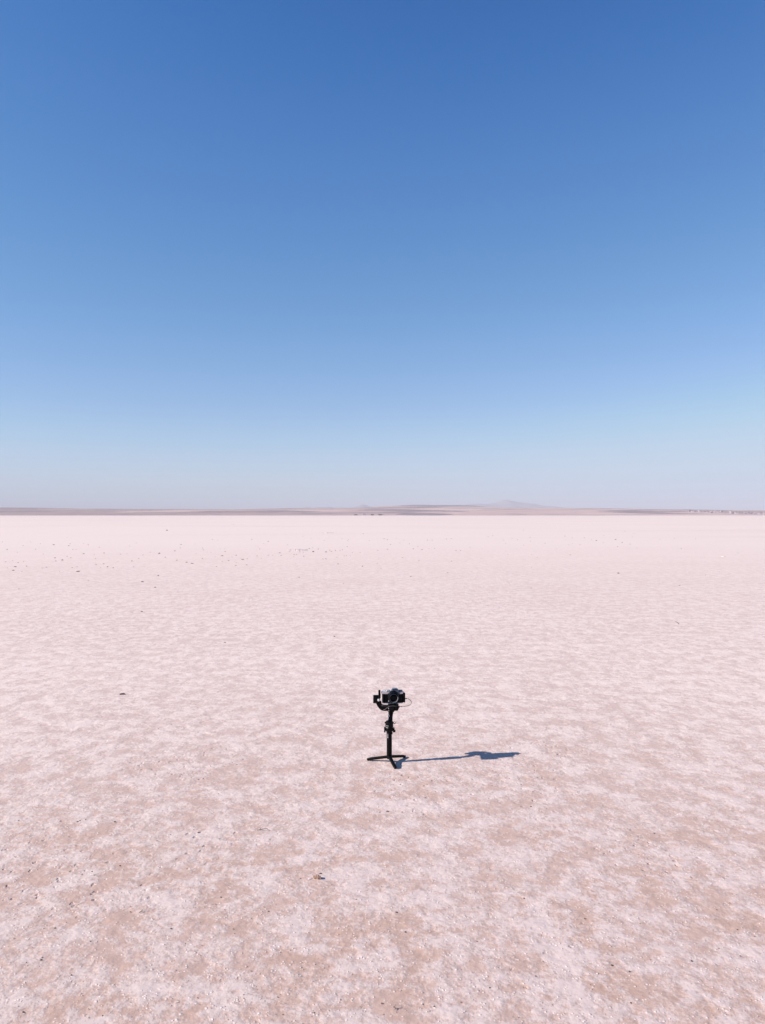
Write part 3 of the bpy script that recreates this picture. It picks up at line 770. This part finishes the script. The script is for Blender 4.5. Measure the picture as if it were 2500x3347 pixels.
def z5(l): return [(x / 1.9435, 1600 + y / 1.9435, w) for x, y, w in l]
def z6(l): return [(800 + x / 1.9435, 1600 + y / 1.9435, w) for x, y, w in l]
def z7(l): return [(1650 + x / 1.9435, 1600 + y / 1.9435, w) for x, y, w in l]
left = z5([(1183, 463, 7), (1541, 445, 7), (1452, 453, 5), (1568, 479, 4), (1497, 483, 4), (395, 449, 6), (458, 497, 5), (490, 491, 4), (85, 514, 7), (720, 498, 6), (658, 473, 5), (682, 492, 5),
           (660, 404, 5), (530, 409, 6), (630, 367, 4), (340, 352, 6), (226, 380, 4), (1050, 431, 5), (1010, 407, 6), (955, 398, 4), (908, 416, 4), (1122, 450, 6), (348, 435, 6), (97, 491, 7), (168, 487, 4),
           (115, 465, 5), (36, 460, 5), (80, 453, 3), (267, 499, 4), (294, 494, 4), (837, 455, 5), (880, 438, 4), (1005, 548, 6), (985, 622, 6), (120, 632, 4), (560, 580, 4), (1518, 518, 3), (1150, 350, 4),
           (1287, 372, 4), (1292, 384, 4), (1110, 391, 5), (1430, 395, 4), (1410, 422, 7), (1500, 418, 5), (766, 411, 4), (427, 425, 4), (450, 434, 4), (605, 440, 4), (1285, 440, 4), (1376, 489, 4),
           (848, 492, 4), (610, 476, 4), (445, 345, 4), (436, 358, 4), (258, 345, 3), (147, 357, 4), (45, 381, 4), (15, 333, 3), (193, 334, 3), (530, 343, 3), (560, 352, 4), (485, 380, 3), (462, 381, 3),
           (425, 304, 3), (865, 340, 3), (825, 360, 3), (1145, 372, 3), (1240, 347, 3), (1350, 318, 3), (1384, 323, 3), (1316, 397, 3), (1245, 405, 3), (1400, 378, 3), (1427, 377, 3), (1365, 428, 3), (1340, 400, 3),
           (598, 411, 3), (805, 409, 3), (150, 457, 3), (355, 455, 4), (47, 498, 3), (140, 521, 3), (380, 520, 3), (640, 497, 3), (750, 456, 3), (915, 488, 3), (1500, 465, 3), (1410, 460, 3), (1475, 430, 3), (1530, 437, 3),
           (1570, 440, 3), (1632, 420, 3), (1640, 365, 3), (1600, 318, 3), (1530, 225, 2), (1480, 223, 3), (110, 399, 3), (275, 410, 3)])
for a_ in left: put_clod(a_[0], a_[1], a_[2] * 1.2, 'tiny dark clod in the scatter of clods across the far salt at left', 'clods scattered over the far left salt')
mid = z6([(222, 403, 6), (283, 392, 5), (313, 413, 4), (350, 397, 5), (370, 398, 4), (375, 424, 5), (397, 384, 6), (410, 376, 4), (430, 370, 3), (515, 398, 6), (540, 386, 4), (498, 442, 5), (515, 441, 5), (148, 330, 4), (120, 344, 3),
          (150, 418, 4), (178, 418, 3), (77, 428, 3), (105, 436, 3), (230, 419, 4), (328, 412, 4), (310, 425, 3), (435, 396, 6), (467, 379, 4), (550, 393, 4), (575, 387, 4), (605, 386, 4), (620, 383, 4), (585, 432, 3),
          (630, 423, 4), (645, 420, 3), (670, 422, 3), (683, 400, 3), (732, 400, 3), (345, 557, 5), (435, 548, 3), (592, 473, 5), (746, 488, 4), (650, 363, 4), (617, 314, 3), (660, 317, 3), (655, 327, 3), (420, 312, 3), (367, 297, 3),
          (505, 323, 3), (270, 352, 3), (95, 378, 3), (70, 360, 3), (45, 318, 3), (12, 478, 4), (753, 281, 3), (790, 325, 3), (885, 313, 4), (905, 320, 3), (925, 350, 4), (960, 310, 3), (1010, 322, 3), (985, 340, 3), (845, 388, 3), (905, 380, 3),
          (1160, 322, 4), (1190, 322, 5), (1125, 382, 5), (1170, 376, 3), (1070, 378, 4), (1100, 362, 3), (1280, 315, 4), (1310, 312, 3), (1105, 450, 4), (1312, 456, 4), (1288, 530, 5), (1000, 432, 4), (1340, 388, 4), (1370, 388, 4), (1500, 436, 4), (1575, 292, 3), (1640, 322, 3), (1205, 375, 3), (1045, 345, 3), (1430, 370, 3), (1505, 378, 3), (1545, 300, 3), (865, 500, 3), (840, 470, 3), (627, 598, 3), (260, 627, 3), (595, 520, 2)])
for a_ in mid: put_clod(a_[0], a_[1], a_[2] * 1.2, 'tiny dark clod in the scatter of clods across the far salt near the middle', 'clods scattered over the far middle salt')
right = z7([(117, 258, 3), (762, 265, 4), (160, 304, 4), (163, 329, 3), (255, 342, 4), (45, 310, 3), (80, 320, 3), (120, 353, 3), (5, 342, 3), (380, 297, 4), (427, 309, 3), (505, 308, 4), (580, 325, 5), (550, 320, 3), (628, 291, 3), (702, 318, 5), (745, 337, 4), (795, 348, 4), (808, 302, 3),
            (715, 363, 4), (625, 337, 3), (475, 352, 4), (430, 343, 3), (405, 352, 3), (415, 415, 4), (330, 378, 3), (170, 413, 3), (205, 432, 3), (18, 412, 3), (838, 372, 3), (820, 278, 3), (985, 315, 3), (1077, 310, 3), (1212, 315, 3), (1120, 375, 3), (1480, 403, 3), (165, 626, 4), (108, 555, 4), (1275, 544, 3), (168, 498, 3)])
for a_ in right: put_clod(a_[0], a_[1], a_[2] * 1.15, 'tiny dark clod in the scatter of clods across the far salt at right', 'clods scattered over the far right salt')
# white salt lumps
for px, py, w in z7([(1388, 427, 14), (1335, 348, 10), (1415, 357, 8), (1527, 358, 6), (1000, 455, 9), (465, 591, 8), (320, 388, 8)]):
    put_clod(px, py, w, 'pale raised salt lump on the far right salt', 'pale salt lumps', 'salt_lump', 'salt lump', SL, asp=(1.2, .8, .7))
# raised salt slabs behind the middle cluster
def slab(px0, px1, py, label, hgt):
    a_, b_ = ground_at(px0, py), ground_at(px1, py); n = 24; r = random.Random(int(px0)); bm = bmesh.new()
    lo, hi = [], []
    for i in range(n + 1):
        p = a_.lerp(b_, i / n); e_ = math.sin(math.pi * min(1, max(0, i / n)))
        w = .35 * (e_ ** .5) + .05
        lo.append((p.x, p.y - w * r.uniform(.5, 1), -.01)); hi.append((p.x, p.y + w * r.uniform(.6, 1.2), hgt * (.4 + .6 * e_) * r.uniform(.7, 1.1)))
    V = []
    for l_, h_ in zip(lo, hi):
        V += [bm.verts.new(l_), bm.verts.new((l_[0], l_[1] + .05, h_[2] * .8)), bm.verts.new(h_), bm.verts.new((h_[0], h_[1] + .06, -.01))]
    for i in range(n):
        for k in range(3):
            bm.faces.new((V[4 * i + k], V[4 * i + 4 + k], V[4 * i + 5 + k], V[4 * i + 1 + k]))
    bm.faces.new(V[0:4]); bm.faces.new(V[-4:])
    bmesh.ops.recalc_face_normals(bm, faces=bm.faces)
    return tag(bm_obj('salt_slab', bm, M_SALT), label, 'salt slab', 'raised salt slabs')
slab(938, 1006, 1798, 'long raised white salt slab behind the middle clod cluster', .028)
slab(1046, 1092, 1742, 'thin white salt ridge farther off above the middle clod cluster', .035)
# crumbs in the foreground
def zl(l): return [(x / 1.3216, 2540 + y / 1.3216, w) for x, y, w in l]
def zr(l): return [(1250 + x / 1.3216, 2540 + y / 1.3216, w) for x, y, w in l]
crumbs = zl([(336, 190, 7), (347, 186, 6), (371, 181, 5), (262, 188, 5), (497, 190, 8), (857, 236, 5), (180, 785, 8), (185, 775, 6), (955, 515, 6), (1298, 434, 6), (740, 650, 6), (445, 1025, 6), (1357, 1012, 7), (105, 1010, 6), (945, 70, 5), (82, 186, 6),
             (392, 705, 6), (240, 648, 6), (520, 380, 6), (400, 405, 6), (310, 850, 6), (1640, 150, 6), (1538, 525, 5), (1160, 576, 6)]) + \
         zr([(640, 125, 7), (22, 147, 7), (610, 520, 7), (872, 607, 6), (60, 580, 8), (1530, 655, 6), (988, 808, 10), (1065, 835, 7), (1333, 790, 8), (462, 905, 6), (222, 985, 7), (1070, 970, 6), (1172, 240, 5), (1541, 768, 5), (660, 855, 5), (98, 665, 6)])
for a_ in crumbs: put_clod(*a_, 'small brown mud crumb lying on the foreground salt', 'mud crumbs on the foreground salt', 'mud_crumb', 'crumb')
# loose salt crystals and grit in the foreground: far too many to count
def grains(name, n, seed, mat, r0, r1, label):
    r = np.random.RandomState(seed)
    ico = bmesh.new(); bmesh.ops.create_icosphere(ico, subdivisions=1, radius=1.0)
    bv = np.array([v.co[:] for v in ico.verts]); bf = np.array([[v.index for v in f.verts] for f in ico.faces]); ico.free()
    d = 1.7 + 5.5 * r.rand(n) ** 1.6; x = (r.rand(n) - .5) * 1.15 * d
    ph = fbm1(x * 2.3 + d * 1.1, seed, 4) + fbm1(d * 2.7 - x * .9, seed + 3, 4); keep = ph + r.uniform(-.8, .8, n) > 0
    d, x = d[keep], x[keep]; n = len(d)
    rad = r0 * (r1 / r0) ** (r.rand(n) ** 2.8)
    sc = r.uniform(.7, 1.3, (n, 3)) * rad[:, None]; sc[:, 2] *= .55
    an = r.uniform(0, 6.28, n); ca, sa = np.cos(an), np.sin(an)
    V = bv[None] * r.uniform(.75, 1.25, (n, len(bv), 1)) * sc[:, None, :]
    vx = V[..., 0] * ca[:, None] - V[..., 1] * sa[:, None] + x[:, None]; vy = V[..., 0] * sa[:, None] + V[..., 1] * ca[:, None] + d[:, None]; vz = V[..., 2] + (rad * .05)[:, None]
    vv = np.stack([vx, vy, vz], -1).reshape(-1, 3); ff = (bf[None] + (np.arange(n) * len(bv))[:, None, None]).reshape(-1, 3)
    return tag(mesh_obj(name, vv.tolist(), ff.tolist(), mat), label, 'salt', kind='stuff')
M_GRAIN = plain('salt_grain', (.80, .68, .61), .55, vary=.08, vscale=30)
M_GRIT = plain('mud_grit', (.33, .24, .205), .9, vary=.3, vscale=30)
grains('salt_grains', 12000, 3, M_GRAIN, .0008, .0024, 'loose white salt crystals strewn over the foreground crust')
grains('mud_grit', 4500, 8, M_GRIT, .0008, .0025, 'fine brown mud grit strewn over the foreground crust')
# twigs
M_TWIG = plain('dry_twig', (.13, .095, .085), .85, vary=.3, vscale=60)
def twig(pts, r, label):
    P = [ground_at(*p) + Vector((0, 0, h)) for p, h in pts]
    bm = bmesh.new(); n = smooth_path(P, 6); sweep(bm, n, circle(r, 6), Vector((0, 0, 1)), [1 - .6 * abs(i / (len(n) - 1) - .3) for i in range(len(n))])
    k = P[len(P) // 3]; sweep(bm, [k, k + Vector((.003, .003, .005))], circle(r * .7, 6), Vector((0, 1, 0)))
    return tag(bm_obj('twig', bm, M_TWIG), label, 'twig', 'twigs on the salt')
twig([((840, 2714), .003), ((850, 2713.5), .004), ((862, 2712.6), .006), ((873, 2712.2), .007), ((878, 2714), .002)], .0014, 'thin brown twig lying flat on the salt left of centre')
twig([((2205, 2031), .004), ((2212, 2036), .008), ((2218, 2041), .003)], .0025, 'slanting thin twig far off on the right side')
twig([((456, 2983), .002), ((463, 2980), .004), ((470, 2977), .002)], .0011, 'short dark stalk stuck in the salt crust at lower left')
twig([((1285, 3290), .002), ((1289, 3294), .005), ((1294, 3298), .001)], .0012, 'short dark twig at the bottom edge near the middle')

# ------------------------------------------------------------------ air
hm = bpy.data.materials.new('haze_air'); hm.use_nodes = True
hn = hm.node_tree.nodes; hn.remove(hn['Principled BSDF'])
pv = hn.new('ShaderNodeVolumePrincipled'); pv.inputs['Color'].default_value = (.955, .945, 1.0, 1); pv.inputs['Density'].default_value = 8e-5; pv.inputs['Anisotropy'].default_value = -.08
hm.node_tree.links.new(pv.outputs[0], hn['Material Output'].inputs['Volume'])
L = 31000.0; zt = 400.0
hv = [(x, y, z) for z in (-9.0, zt) for x, y in ((-L, -L), (L, -L), (L, L), (-L, L))]
hz = mesh_obj('haze', hv, [(3, 2, 1, 0), (4, 5, 6, 7), (0, 1, 5, 4), (1, 2, 6, 5), (2, 3, 7, 6), (3, 0, 4, 7)], hm)
tag(hz, 'pale bluish haze hanging over the whole salt flat', 'haze', kind='stuff')
